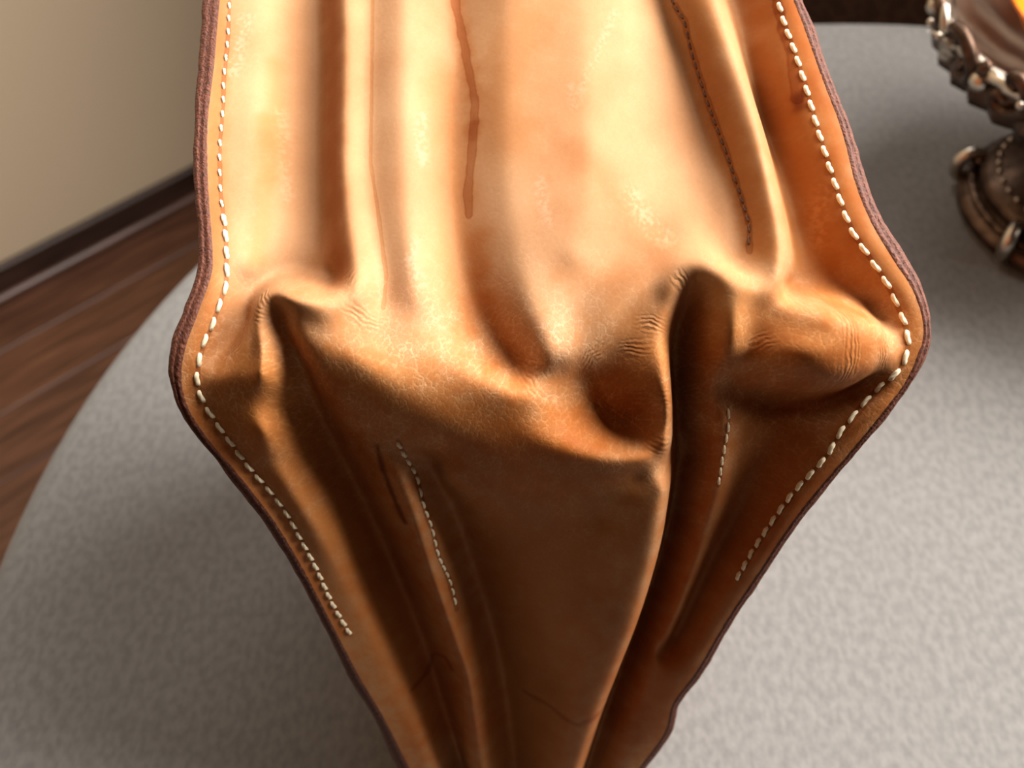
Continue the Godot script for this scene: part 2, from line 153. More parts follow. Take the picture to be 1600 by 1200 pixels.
func _ready() -> void:
	rng.seed = 11
	# ---- camera
	var cam := Camera3D.new()
	cam.name = "camera"
	add_child(cam)
	var lens := CameraAttributesPhysical.new()
	lens.frustum_focal_length = 34.0
	lens.frustum_focus_distance = 0.262
	lens.exposure_aperture = 14.0
	cam.attributes = lens
	cam.fov = rad_to_deg(2.0 * atan(600.0 / 1700.0))
	cam.near = 0.02
	cam.far = 50.0
	cam.position = Vector3(0.0, 0.41, 0.0)
	cam.rotation_degrees = Vector3(-48.0, 0.0, 0.0)
	# ---- sky and exposure
	var world := WorldEnvironment.new()
	world.name = "daylight"
	var env := Environment.new()
	env.background_mode = Environment.BG_SKY
	var sky := Sky.new()
	var air := ProceduralSkyMaterial.new()
	air.sky_top_color = Color(0.62, 0.72, 0.85)
	air.sky_horizon_color = Color(0.85, 0.88, 0.9)
	air.ground_bottom_color = Color(0.3, 0.28, 0.25)
	air.ground_horizon_color = Color(0.6, 0.6, 0.58)
	sky.sky_material = air
	env.sky = sky
	env.background_energy_multiplier = 0.6
	env.tonemap_mode = Environment.TONE_MAPPER_LINEAR
	env.tonemap_exposure = EXPOSURE
	env.sdfgi_enabled = true
	env.ssao_enabled = true
	env.ssil_enabled = true
	world.environment = env
	add_child(world)
	# ---- daylight through the window beside the table
	var panel := AreaLight3D.new()
	panel.name = "window_daylight"
	panel.area_size = Vector2(1.4, 1.5)
	panel.area_normalize_energy = false
	panel.light_energy = WINDOW_ENERGY
	panel.light_color = Color(1.0, 0.975, 0.945)
	panel.shadow_enabled = true
	panel.set("area_range", 12.0)
	var place := room_at(WALL_U - 0.06, 1.3, 0.45)
	panel.position = place
	add_child(panel)
	panel.look_at_from_position(place, place + Vector3(-0.7071, -0.2, 0.7071), Vector3.UP)
	var second := AreaLight3D.new()
	second.name = "window_daylight"
	second.area_size = Vector2(0.7, 1.5)
	second.area_normalize_energy = false
	second.light_energy = WINDOW_ENERGY * 0.3
	second.light_color = panel.light_color
	second.shadow_enabled = true
	second.set("area_range", 12.0)
	place = room_at(WALL_U - 0.06, 1.3, -0.9)
	second.position = place
	add_child(second, true)
	second.look_at_from_position(place, place + Vector3(-0.7071, -0.2, 0.7071), Vector3.UP)
	# ---- the place and the things
	grain_noise = FastNoiseLite.new()
	grain_noise.seed = 5
	grain_noise.frequency = 1.0
	build_room()
	build_table()
	build_bag()
	build_stand()


const EXPOSURE := 1.0
const WINDOW_ENERGY := 6.5
const FLOOR_Y := -0.75
const CEILING_Y := 2.45
const WALL_U := 0.9
const WALL_V := -1.428
const FAR_U := -4.2
const FAR_V := 4.2


# ------------------------------------------------------------------ helpers
func room_at(u: float, y: float, v: float) -> Vector3:
	return Vector3(0.70711 * (u + v), y, 0.70711 * (v - u))


func describe(o: Node, label: String, category: String, group := "") -> void:
	o.set_meta("label", label)
	o.set_meta("category", category)
	if group:
		o.set_meta("group", group)


func part(called: String, mesh: Mesh, mat: Material, parent: Node) -> MeshInstance3D:
	var o := MeshInstance3D.new()
	o.name = called
	o.mesh = mesh
	o.material_override = mat
	parent.add_child(o, true)
	return o


func plain(c: Color, rough: float, metal := 0.0) -> StandardMaterial3D:
	var m := StandardMaterial3D.new()
	m.albedo_color = c
	m.roughness = rough
	m.metallic = metal
	return m


func linear(r: float, g: float, b: float) -> Color:
	return Color(r, g, b).linear_to_srgb()


func noise_map(freq: float, octaves: int, type: int, ramp: Array, size := 512, normal := false) -> NoiseTexture2D:
	var n := FastNoiseLite.new()
	n.noise_type = type
	n.frequency = freq
	n.fractal_octaves = octaves
	n.seed = 17
	var t := NoiseTexture2D.new()
	t.width = size
	t.height = size
	t.seamless = true
	t.noise = n
	t.as_normal_map = normal
	if ramp.size():
		var g := Gradient.new()
		g.offsets = PackedFloat32Array([0.0, 1.0])
		g.colors = PackedColorArray([ramp[0], ramp[1]])
		t.color_ramp = g
	return t


func grid_mesh(points: PackedVector3Array, w: int, h: int, uvs := PackedVector2Array(), flip := false, closed := false) -> ArrayMesh:
	# a sheet of w x h points with smooth normals
	var index := PackedInt32Array()
	var normals := PackedVector3Array()
	normals.resize(points.size())
	var across := w if closed else w - 1
	for j in h - 1:
		for i in across:
			var a := j * w + i
			var b := j * w + (i + 1) % w
			var c := a + w
			var d := b + w
			if flip:
				index.append_array(PackedInt32Array([a, c, b, b, c, d]))
			else:
				index.append_array(PackedInt32Array([a, b, c, b, d, c]))
	for k in range(0, index.size(), 3):
		var n := (points[index[k + 2]] - points[index[k]]).cross(points[index[k + 1]] - points[index[k]])
		normals[index[k]] += n
		normals[index[k + 1]] += n
		normals[index[k + 2]] += n
	for k in normals.size():
		normals[k] = normals[k].normalized()
	var arrays := []
	arrays.resize(Mesh.ARRAY_MAX)
	arrays[Mesh.ARRAY_VERTEX] = points
	arrays[Mesh.ARRAY_NORMAL] = normals
	arrays[Mesh.ARRAY_INDEX] = index
	if uvs.size():
		arrays[Mesh.ARRAY_TEX_UV] = uvs
	var m := ArrayMesh.new()
	m.add_surface_from_arrays(Mesh.PRIMITIVE_TRIANGLES, arrays)
	return m


func lathe(profile: Array, sides := 64, wave := 0.0, waves := 0) -> ArrayMesh:
	# profile of Vector2(radius, height), turned round y
	var pts := PackedVector3Array()
	for p in profile:
		for k in sides:
			var a := TAU * k / sides
			var r: float = p.x * (1.0 + wave * cos(a * waves))
			pts.append(Vector3(r * cos(a), p.y, r * sin(a)))
	return grid_mesh(pts, sides, profile.size(), PackedVector2Array(), false, true)


func tube(path: PackedVector3Array, radii: PackedFloat32Array, sides := 10) -> ArrayMesh:
	var pts := PackedVector3Array()
	var side := Vector3.UP
	for k in path.size():
		var t := (path[mini(k + 1, path.size() - 1)] - path[maxi(k - 1, 0)]).normalized()
		if absf(side.dot(t)) > 0.95:
			side = Vector3.RIGHT if absf(t.x) < 0.9 else Vector3.FORWARD
		side = (side - t * side.dot(t)).normalized()
		var other := t.cross(side)
		for s in sides:
			var a := TAU * s / sides
			pts.append(path[k] + (side * cos(a) + other * sin(a)) * radii[k])
	return grid_mesh(pts, sides, path.size(), PackedVector2Array(), true, true)


func chamfered_box(size: Vector3, c: float) -> ArrayMesh:
	var st := SurfaceTool.new()
	st.begin(Mesh.PRIMITIVE_TRIANGLES)
	st.set_smooth_group(-1)
	var h := size * 0.5
	var ring := func(y: float, inset: float) -> Array:
		return [Vector3(-h.x + inset, y, -h.z + inset), Vector3(h.x - inset, y, -h.z + inset), Vector3(h.x - inset, y, h.z - inset), Vector3(-h.x + inset, y, h.z - inset)]
	var rings := [ring.call(-h.y, c), ring.call(-h.y + c, 0.0), ring.call(h.y - c, 0.0), ring.call(h.y, c)]
	for k in 3:
		for s in 4:
			var a: Vector3 = rings[k][s]
			var b: Vector3 = rings[k][(s + 1) % 4]
			var d: Vector3 = rings[k + 1][s]
			var e: Vector3 = rings[k + 1][(s + 1) % 4]
			for v in [a, b, d, b, e, d]:
				st.add_vertex(v)
	for v in [0, 1, 2, 0, 2, 3]:
		st.add_vertex(rings[3][v])
	for v in [0, 2, 1, 0, 3, 2]:
		st.add_vertex(rings[0][v])
	st.generate_normals()
	return st.commit()


func triples(list: Array) -> PackedVector3Array:
	var out := PackedVector3Array()
	for k in range(0, list.size(), 3):
		out.append(Vector3(list[k], list[k + 1], list[k + 2]))
	return out


func smooth_line(p: PackedVector3Array, step: float) -> PackedVector3Array:
	# Catmull-Rom (centripetal) through the points, about step apart
	var out := PackedVector3Array()
	for k in p.size() - 1:
		var a := p[maxi(k - 1, 0)]
		var b := p[k]
		var c := p[k + 1]
		var d := p[mini(k + 2, p.size() - 1)]
		if k == 0:
			a = b * 2.0 - c
		if k == p.size() - 2:
			d = c * 2.0 - b
		var lb := b.distance_to(c)
		var m1 := ((c - b) / lb + (b - a) / maxf(b.distance_to(a), 0.01)) * 0.5 * lb
		var m2 := ((c - b) / lb + (d - c) / maxf(d.distance_to(c), 0.01)) * 0.5 * lb
		var n := maxi(1, int(ceil(lb / step)))
		for s in n:
			var t := float(s) / n
			var t2 := t * t
			var t3 := t2 * t
			out.append(b * (2 * t3 - 3 * t2 + 1) + m1 * (t3 - 2 * t2 + t) + c * (-2 * t3 + 3 * t2) + m2 * (t3 - t2))
	out.append(p[p.size() - 1])
	return out


# ------------------------------------------------------------------ the room
func wall_box(called: String, u0: float, u1: float, y0: float, y1: float, v0: float, v1: float, mat: Material, parent: Node = self) -> MeshInstance3D:
	var o := part(called, chamfered_box(Vector3(u1 - u0, y1 - y0, v1 - v0), 0.003), mat, parent)
	if parent == self:
		o.position = room_at((u0 + u1) * 0.5, (y0 + y1) * 0.5, (v0 + v1) * 0.5)
		o.rotation_degrees.y = ROOM_TURN
		o.set_meta("kind", "structure")
	else:
		o.position = Vector3((u0 + u1) * 0.5, (y0 + y1) * 0.5, (v0 + v1) * 0.5)
	return o


func build_room() -> void:
	var plaster := plain(Color(0.86, 0.775, 0.655), 0.9)
	plaster.heightmap_enabled = true
	plaster.heightmap_texture = noise_map(0.05, 4, FastNoiseLite.TYPE_SIMPLEX_SMOOTH, [])
	plaster.heightmap_scale = 0.05
	plaster.uv1_triplanar = true
	plaster.uv1_scale = Vector3(4, 4, 4)
	var dark_wood := wood(Color(0.2, 0.085, 0.04), 0.5)
	var umber := plain(Color(0.34, 0.27, 0.22), 0.9)
	var t := 0.15
	wall_box("wall_left", FAR_U - t, WALL_U + t, FLOOR_Y - t, CEILING_Y + t, WALL_V - t, WALL_V, plaster)
	wall_box("wall_front", FAR_U - t, WALL_U + t, FLOOR_Y - t, CEILING_Y + t, FAR_V, FAR_V + t, umber)
	wall_box("wall_rear", FAR_U - t, FAR_U, FLOOR_Y - t, CEILING_Y + t, WALL_V, FAR_V, umber)
	wall_box("ceiling", FAR_U, WALL_U, CEILING_Y, CEILING_Y + t, WALL_V, FAR_V, umber)
	# window wall: two openings 1.6 m tall above a dark panelled breast
	var y0 := 0.5
	var y1 := 2.1
	wall_box("wall_window_breast", WALL_U, WALL_U + t, FLOOR_Y - t, y0, WALL_V, FAR_V, dark_wood)
	wall_box("wall_window_head", WALL_U, WALL_U + t, y1, CEILING_Y + t, WALL_V, FAR_V, plaster)
	wall_box("wall_window_end", WALL_U, WALL_U + t, y0, y1, WALL_V, -1.3, plaster)
	wall_box("wall_window_pier", WALL_U, WALL_U + t, y0, y1, -0.5, -0.3, plaster)
	wall_box("wall_window_flank", WALL_U, WALL_U + t, y0, y1, 1.2, FAR_V, plaster)
	var white := plain(Color(0.86, 0.85, 0.82), 0.5)
	var glass := StandardMaterial3D.new()
	glass.transparency = BaseMaterial3D.TRANSPARENCY_ALPHA
	glass.albedo_color = Color(1, 1, 1, 0.06)
	glass.roughness = 0.02
	var number := 0
	for gap in [Vector2(-0.3, 1.2), Vector2(-1.3, -0.5)]:
		number += 1
		var win := Node3D.new()
		win.name = "window_%d" % number
		win.set_meta("kind", "structure")
		add_child(win)
		win.rotation_degrees.y = ROOM_TURN
		var v0: float = gap.x
		var v1: float = gap.y
		var middle := (v0 + v1) * 0.5
		wall_box("frame", WALL_U + 0.04, WALL_U + 0.1, y0, y0 + 0.05, v0, v1, white, win)
		wall_box("frame", WALL_U + 0.04, WALL_U + 0.1, y1 - 0.05, y1, v0, v1, white, win)
		for v in [v0, middle - 0.025, v1 - 0.05]:
			wall_box("frame", WALL_U + 0.04, WALL_U + 0.1, y0 + 0.05, y1 - 0.05, v, v + 0.05, white, win)
		wall_box("pane", WALL_U + 0.066, WALL_U + 0.072, y0 + 0.05, y1 - 0.05, v0 + 0.05, middle - 0.025, glass, win)
		wall_box("pane", WALL_U + 0.066, WALL_U + 0.072, y0 + 0.05, y1 - 0.05, middle + 0.025, v1 - 0.05, glass, win)
	# floor: boards along the left wall
	var floor_node := Node3D.new()
	floor_node.name = "floor"
	floor_node.set_meta("kind", "structure")
	add_child(floor_node)
	floor_node.rotation_degrees.y = ROOM_TURN
	wall_box("subfloor", FAR_U, WALL_U, FLOOR_Y - 0.2, FLOOR_Y - 0.018, WALL_V, FAR_V, dark_wood, floor_node)
	var tones := [wood(Color(0.42, 0.235, 0.13), 0.42), wood(Color(0.45, 0.26, 0.15), 0.42), wood(Color(0.385, 0.21, 0.115), 0.44)]
	var wide := 0.112
	var row := 0
	var v := WALL_V
	var boards := {}
	while v < FAR_V - 0.01:
		var u := FAR_U - fmod(row * 0.437, 1.1)
		while u < WALL_U:
			var a := maxf(u, FAR_U)
			var b := minf(u + 1.1, WALL_U)
			if b - a > 0.03:
				var key := "%.3f" % (b - a)
				if not boards.has(key):
					boards[key] = chamfered_box(Vector3(b - a - 0.0015, 0.018, wide - 0.0015), 0.0015)
				var o := part("plank", boards[key], tones[rng.randi() % 3], floor_node)
				o.position = Vector3((a + b) * 0.5, FLOOR_Y - 0.009, v + wide * 0.5)
			u += 1.1
		v += wide
		row += 1
	# skirting: a dark board with a rounded shoe at its foot
	var skirt := Node3D.new()
	skirt.name = "baseboard_left"
	skirt.set_meta("kind", "structure")
	add_child(skirt)
	skirt.rotation_degrees.y = ROOM_TURN
	wall_box("board", FAR_U, WALL_U, FLOOR_Y, FLOOR_Y + 0.058, WALL_V, WALL_V + 0.014, dark_wood, skirt)
	var shoe := PackedVector3Array()
	var radii := PackedFloat32Array()
	for k in 3:
		shoe.append(Vector3(lerpf(FAR_U, WALL_U, k / 2.0), FLOOR_Y + 0.004, WALL_V + 0.014))
		radii.append(0.011)
	part("shoe_moulding", tube(shoe, radii, 16), wood(Color(0.36, 0.2, 0.13), 0.35), skirt)


func wood(c: Color, rough: float) -> StandardMaterial3D:
	var m := plain(Color.WHITE, rough)
	m.albedo_texture = noise_map(0.03, 4, FastNoiseLite.TYPE_SIMPLEX_SMOOTH, [c.darkened(0.35), c.lightened(0.12)], 256)
	m.uv1_triplanar = true
	m.uv1_scale = Vector3(0.7, 9.0, 9.0)
	return m


# ------------------------------------------------------------------ table and cloth
func build_table() -> void:
	var at := Vector3(0.243, 0.0, -0.254)
	var table := Node3D.new()
	table.name = "round_table"
	table.position = at + Vector3(0, FLOOR_Y, 0)
	add_child(table)
	describe(table, "round wooden pedestal table hidden under the grey cloth", "table")
	var brown := wood(Color(0.3, 0.17, 0.1), 0.45)
	var top := part("tabletop", lathe([Vector2(0.0, 0.745), Vector2(0.46, 0.745), Vector2(0.468, 0.735), Vector2(0.468, 0.722), Vector2(0.455, 0.715), Vector2(0.0, 0.715)], 96), brown, table)
	top.position = Vector3.ZERO
	part("pedestal", lathe([Vector2(0.0, 0.715), Vector2(0.09, 0.714), Vector2(0.06, 0.66), Vector2(0.04, 0.5), Vector2(0.06, 0.3), Vector2(0.05, 0.16), Vector2(0.11, 0.08), Vector2(0.22, 0.03), Vector2(0.23, 0.0), Vector2(0.0, 0.0)], 48), brown, table)
	# the cloth: a disc with a short rolled-over skirt
	var cloth := StandardMaterial3D.new()
	cloth.roughness = 0.92
	cloth.albedo_texture = noise_map(0.035, 5, FastNoiseLite.TYPE_SIMPLEX_SMOOTH, [Color(0.375, 0.37, 0.365), Color(0.475, 0.47, 0.46)], 1024)
	cloth.uv1_triplanar = true
	cloth.uv1_scale = Vector3(6.0, 6.0, 3.6)
	cloth.heightmap_enabled = true
	cloth.heightmap_texture = weave_map()
	cloth.heightmap_scale = 0.015
	cloth.rim_enabled = true
	cloth.rim = 0.2
	var prof := [Vector2(0.0, 0.0)]
	for k in 24:
		prof.append(Vector2(0.462 * (k + 1) / 24.0, 0.0))
	for k in 6:
		var a := PI * 0.5 * (k + 1) / 6.0
		prof.append(Vector2(0.462 + 0.011 * sin(a), -0.011 * (1.0 - cos(a))))
	prof.append(Vector2(0.474, -0.06))
	prof.append(Vector2(0.476, -0.16))
	prof.append(Vector2(0.473, -0.161))
	prof.append(Vector2(0.470, -0.06))
	var sheet := part("tablecloth", lathe(prof, 160), cloth, self)
	sheet.position = at
	describe(sheet, "mottled grey woven cloth covering the round table under the leather bag", "tablecloth")


func weave_map() -> ImageTexture:
	var n := 256
	var data := PackedByteArray()
	data.resize(n * n)
	var rough := FastNoiseLite.new()
	rough.seed = 3
	rough.frequency = 0.06
	for y in n:
		for x in n:
			var a := absf(sin(PI * x / 4.0))
			var b := absf(sin(PI * y / 4.0))
			var over := ((x / 4 + y / 4) % 2) == 0
			var v := (a * 0.9 if over else b * 0.9) * 0.55 + 0.22 + 0.22 * rough.get_noise_2d(x, y)
			data[y * n + x] = int(clampf(v, 0.0, 1.0) * 255.0)
	return ImageTexture.create_from_image(Image.create_from_data(n, n, false, Image.FORMAT_L8, data))


# ------------------------------------------------------------------ the leather bag
const X0 := -112.0
const Q0 := -200.0
const GW := 224
const GH := 400
const Q_TOP := 178.0
const Q_FOOT := -176.0
const NU := 380
const NV := 560

var relief := PackedFloat32Array()
var rim_x := {}
var rim_h := {}
var back_corner := {}


func roof(q: float) -> float:
	# the two faces of the bag meeting at its rounded corner
	var a := 0.56
	var b := 0.8907
	return -((a - b) * 0.5 * q + (a + b) * 0.5 * (sqrt(q * q + 400.0) - 20.0))


func solve_relief() -> void:
	# a sheet of leather stretched over the folds: least bending with some tension, coarse to fine
	var lines: Array[PackedVector3Array] = []
	for k in RELIEF:
		lines.append(smooth_line(triples(RELIEF[k]), 0.5))
	for k in ["left_inner", "right_inner"]:
		lines.append(smooth_line(triples(RIMS[k]), 0.5))
	var prev := PackedFloat32Array()
	var pw := 0
	var ph := 0
	for s in [8, 4, 2, 1]:
		var w: int = GW / s + 5
		var hh: int = GH / s + 5
		var h := PackedFloat32Array()
		h.resize(w * hh)
		if prev.size():
			for y in hh:
				var fy := clampf((y - 2) * 0.5 + 2.0, 0.0, ph - 1.001)
				var iy := int(fy)
				for x in w:
					var fx := clampf((x - 2) * 0.5 + 2.0, 0.0, pw - 1.001)
					var ix := int(fx)
					var k := iy * pw + ix
					h[y * w + x] = lerpf(lerpf(prev[k], prev[k + 1], fx - ix), lerpf(prev[k + pw], prev[k + pw + 1], fx - ix), fy - iy)
		# every point of a fold as (cell, two weights, height over the roof)
		var used := {}
		var cells := PackedInt32Array()
		var wx := PackedFloat32Array()
		var wy := PackedFloat32Array()
		var want := PackedFloat32Array()
		for line in lines:
			for n in range(0, line.size(), s):
				var p: Vector3 = line[n]
				var fx: float = (p.x - X0) / s + 2.0
				var fy: float = (p.y - Q0) / s + 2.0
				if fx < 0.0 or fy < 0.0 or fx >= w - 1.0 or fy >= hh - 1.0:
					continue
				var at := int(fy) * w + int(fx)
				if used.has(at) and absf(used[at] - (p.z - roof(p.y))) > 1.5 * s + 1.0:
					continue
				used[at] = p.z - roof(p.y)
				cells.append(at)
				wx.append(fx - int(fx))
				wy.append(fy - int(fy))
				want.append(p.z - roof(p.y))
		var tau: float = pow(s / 2.0, 2.0)
		var inv := 1.0 / (20.0 + 4.0 * tau)
		var t8 := 8.0 + tau
		var give: float = {8: 0.12, 4: 0.15, 2: 0.25, 1: 0.6}[s]
		for sweep in ([150, 120, 120, 80][[8, 4, 2, 1].find(s)]):
			for y in range(2, hh - 2):
				var r := y * w
				for i in range(r + 2, r + w - 2):
					h[i] += 1.2 * ((t8 * (h[i - 1] + h[i + 1] + h[i - w] + h[i + w]) - 2.0 * (h[i - w - 1] + h[i - w + 1] + h[i + w - 1] + h[i + w + 1]) - h[i - 2] - h[i + 2] - h[i - w - w] - h[i + w + w]) * inv - h[i])
			for y in hh:
				h[y * w] = h[y * w + 2]
				h[y * w + 1] = h[y * w + 2]
				h[y * w + w - 1] = h[y * w + w - 3]
				h[y * w + w - 2] = h[y * w + w - 3]
			for x in w:
				h[x] = h[x + 2 * w]
				h[x + w] = h[x + 2 * w]
				h[x + (hh - 1) * w] = h[x + (hh - 3) * w]
				h[x + (hh - 2) * w] = h[x + (hh - 3) * w]
			if s == 1 and sweep > 73:
				continue
			for k in cells.size():
				var c := cells[k]
				var u := wx[k]
				var v := wy[k]
				var b0 := (1.0 - u) * (1.0 - v)
				var b1 := u * (1.0 - v)
				var b2 := (1.0 - u) * v
				var b3 := u * v
				var d := (want[k] - b0 * h[c] - b1 * h[c + 1] - b2 * h[c + w] - b3 * h[c + w + 1]) / (b0 * b0 + b1 * b1 + b2 * b2 + b3 * b3)
				d *= give
				h[c] += b0 * d
				h[c + 1] += b1 * d
				h[c + w] += b2 * d
				h[c + w + 1] += b3 * d
		prev = h
		pw = w
		ph = hh
	relief = prev


func relief_at(x: float, q: float) -> float:
	# cubic B-spline through the solved sheet
	var w := GW + 5
	var fx := clampf(x - X0 + 2.0, 1.0, w - 3.01)
	var fy := clampf(q - Q0 + 2.0, 1.0, GH + 1.99)
	var ix := int(fx)
	var iy := int(fy)
	var t := fx - ix
	var u := fy - iy
	var a0 := (1.0 - t) * (1.0 - t) * (1.0 - t) / 6.0
	var a1 := (3.0 * t * t * t - 6.0 * t * t + 4.0) / 6.0
	var a3 := t * t * t / 6.0
	var a2 := 1.0 - a0 - a1 - a3
	var b0 := (1.0 - u) * (1.0 - u) * (1.0 - u) / 6.0
	var b1 := (3.0 * u * u * u - 6.0 * u * u + 4.0) / 6.0
	var b3 := u * u * u / 6.0
	var b2 := 1.0 - b0 - b1 - b3
	var k := (iy - 1) * w + ix - 1
	var r := b0 * (a0 * relief[k] + a1 * relief[k + 1] + a2 * relief[k + 2] + a3 * relief[k + 3])
	k += w
	r += b1 * (a0 * relief[k] + a1 * relief[k + 1] + a2 * relief[k + 2] + a3 * relief[k + 3])
	k += w
	r += b2 * (a0 * relief[k] + a1 * relief[k + 1] + a2 * relief[k + 2] + a3 * relief[k + 3])
	k += w
	r += b3 * (a0 * relief[k] + a1 * relief[k + 1] + a2 * relief[k + 2] + a3 * relief[k + 3])
	return roof(q) + r


func bag_point(x: float, q: float, h: float) -> Vector3:
	var p := BAG_ORIGIN + Vector3(x * 0.001, 0, 0) + ALONG * (q * 0.001) + OUTWARD * (h * 0.001)
	p.y = maxf(p.y, 0.0012)
	return p


func read_rim(key: String) -> void:
	# x and h of a rim for every half millimetre of q
	var line := smooth_line(triples(RIMS[key]), 0.25)
	var xs := PackedFloat32Array()
	var hs := PackedFloat32Array()
	var k := 0
	for n in 800:
		var q := 199.5 - n * 0.5
		while k < line.size() - 2 and line[k + 1].y > q:
			k += 1
		var a := line[k]
		var b := line[k + 1]
		var t := clampf((a.y - q) / maxf(a.y - b.y, 0.001), -200.0, 200.0) if k == 0 or k == line.size() - 2 else clampf((a.y - q) / maxf(a.y - b.y, 0.001), 0.0, 1.0)
		xs.append(lerpf(a.x, b.x, t))
		hs.append(lerpf(a.z, b.z, t))
	rim_x[key] = xs
	rim_h[key] = hs


func rim_at(key: String, q: float) -> Vector2:
	var f := clampf((199.5 - q) * 2.0, 0.0, 798.9)
	var i := int(f)
	return Vector2(lerpf(rim_x[key][i], rim_x[key][i + 1], f - i), lerpf(rim_h[key][i], rim_h[key][i + 1], f - i))


func build_bag() -> void:
	solve_relief()
	for k in RIMS:
		read_rim(k)
	var bag := Node3D.new()
	bag.name = "leather_bag"
	add_child(bag)
	describe(bag, "honey tan leather satchel upended on the grey tablecloth, its creased corner foremost", "bag")
	# --- the gusset: one folded sheet from rim to rim
	var pts := PackedVector3Array()
	var uvs := PackedVector2Array()
	for j in NV:
		var q := lerpf(Q_TOP, Q_FOOT, j / (NV - 1.0))
		var a := rim_at("left_inner", q).x
		var b := rim_at("right_inner", q).x
		for i in NU:
			var x := lerpf(a, b, i / (NU - 1.0))
			pts.append(bag_point(x, q, relief_at(x, q)))
			uvs.append(chart_uv(x, q))
	var hide := leather_material()
	var gusset := part("gusset", grid_mesh(pts, NU, NV, uvs), hide, bag)
	gusset.set_meta("label", "folded honey tan gusset of soft leather with creases and water stains")
	# --- the two stiff sides with their dark cut edges
	for side in ["left", "right"]:
		build_side(side, bag)
	build_back(bag)
	# --- seams
	var cream := plain(Color(0.87, 0.82, 0.7), 0.85)
	var dark := plain(Color(0.36, 0.2, 0.1), 0.8)
	sew(gusset, "left", 4.45, 1.0, cream)
	sew(gusset, "right", 4.7, 1.0, cream)
	sew(gusset, "foldl", 3.9, 0.8, cream)
	sew(gusset, "foldr", 3.4, 0.6, cream)
	sew(gusset, "foldu", 3.2, 0.55, dark)


func sew(parent: Node, key: String, pitch: float, fat: float, mat: Material) -> void:
	var line := smooth_line(triples(SEAMS[key]), 0.2)
	var mesh := stitch_mesh(pitch * 0.84, fat)
	var sunk := stitch_mesh(pitch * 0.5, fat * 0.62)
	var gone := pitch * 0.5
	for k in range(1, line.size() - 3):
		var a := line[k]
		var pa := bag_point(a.x, a.y, relief_at(a.x, a.y))
		var c := line[k + 1]
		var pc := bag_point(c.x, c.y, relief_at(c.x, c.y))
		gone += pa.distance_to(pc) * 1000.0
		if gone < pitch:
			continue
		gone -= pitch
		if a.y > Q_TOP - 4.0:
			continue
		var t := (pc - pa).normalized()
		var sx := bag_point(a.x + 0.6, a.y, relief_at(a.x + 0.6, a.y)) - bag_point(a.x - 0.6, a.y, relief_at(a.x - 0.6, a.y))
		var n := sx.cross(t).normalized()
		if n.dot(OUTWARD) < 0.0:
			n = -n
		var o := part("stitch", sunk if key == "left" and a.y > 38.0 else mesh, mat, parent)
		if key == "foldu":
			o.set_meta("label", "dark brown thread")
		var side := t.cross(n).normalized().rotated(n, 0.10)
		var go := n.cross(side)
		o.transform = Transform3D(Basis(side, n, go), pa + n * 0.00022)


func stitch_mesh(length: float, fat: float) -> ArrayMesh:
	# a short twisted length of thread, its ends diving into the holes
	var pts := PackedVector3Array()
	var rings := 15
	var sides := 14
	for j in rings:
		var f := j / (rings - 1.0) * 2.0 - 1.0
		var r := 0.56 * fat * sqrt(maxf(0.0, 1.0 - pow(absf(f), 3.5))) + 0.02
		for s in sides:
			var a := TAU * s / sides
			var twist := 1.0 + 0.13 * cos(3.0 * a + f * 5.0)
			pts.append(Vector3(cos(a) * r * twist, sin(a) * r * 0.8 * twist - 0.55 * pow(absf(f), 3.0) * fat, f * length * 0.5) * 0.001)
	return grid_mesh(pts, sides, rings, PackedVector2Array(), true, true)


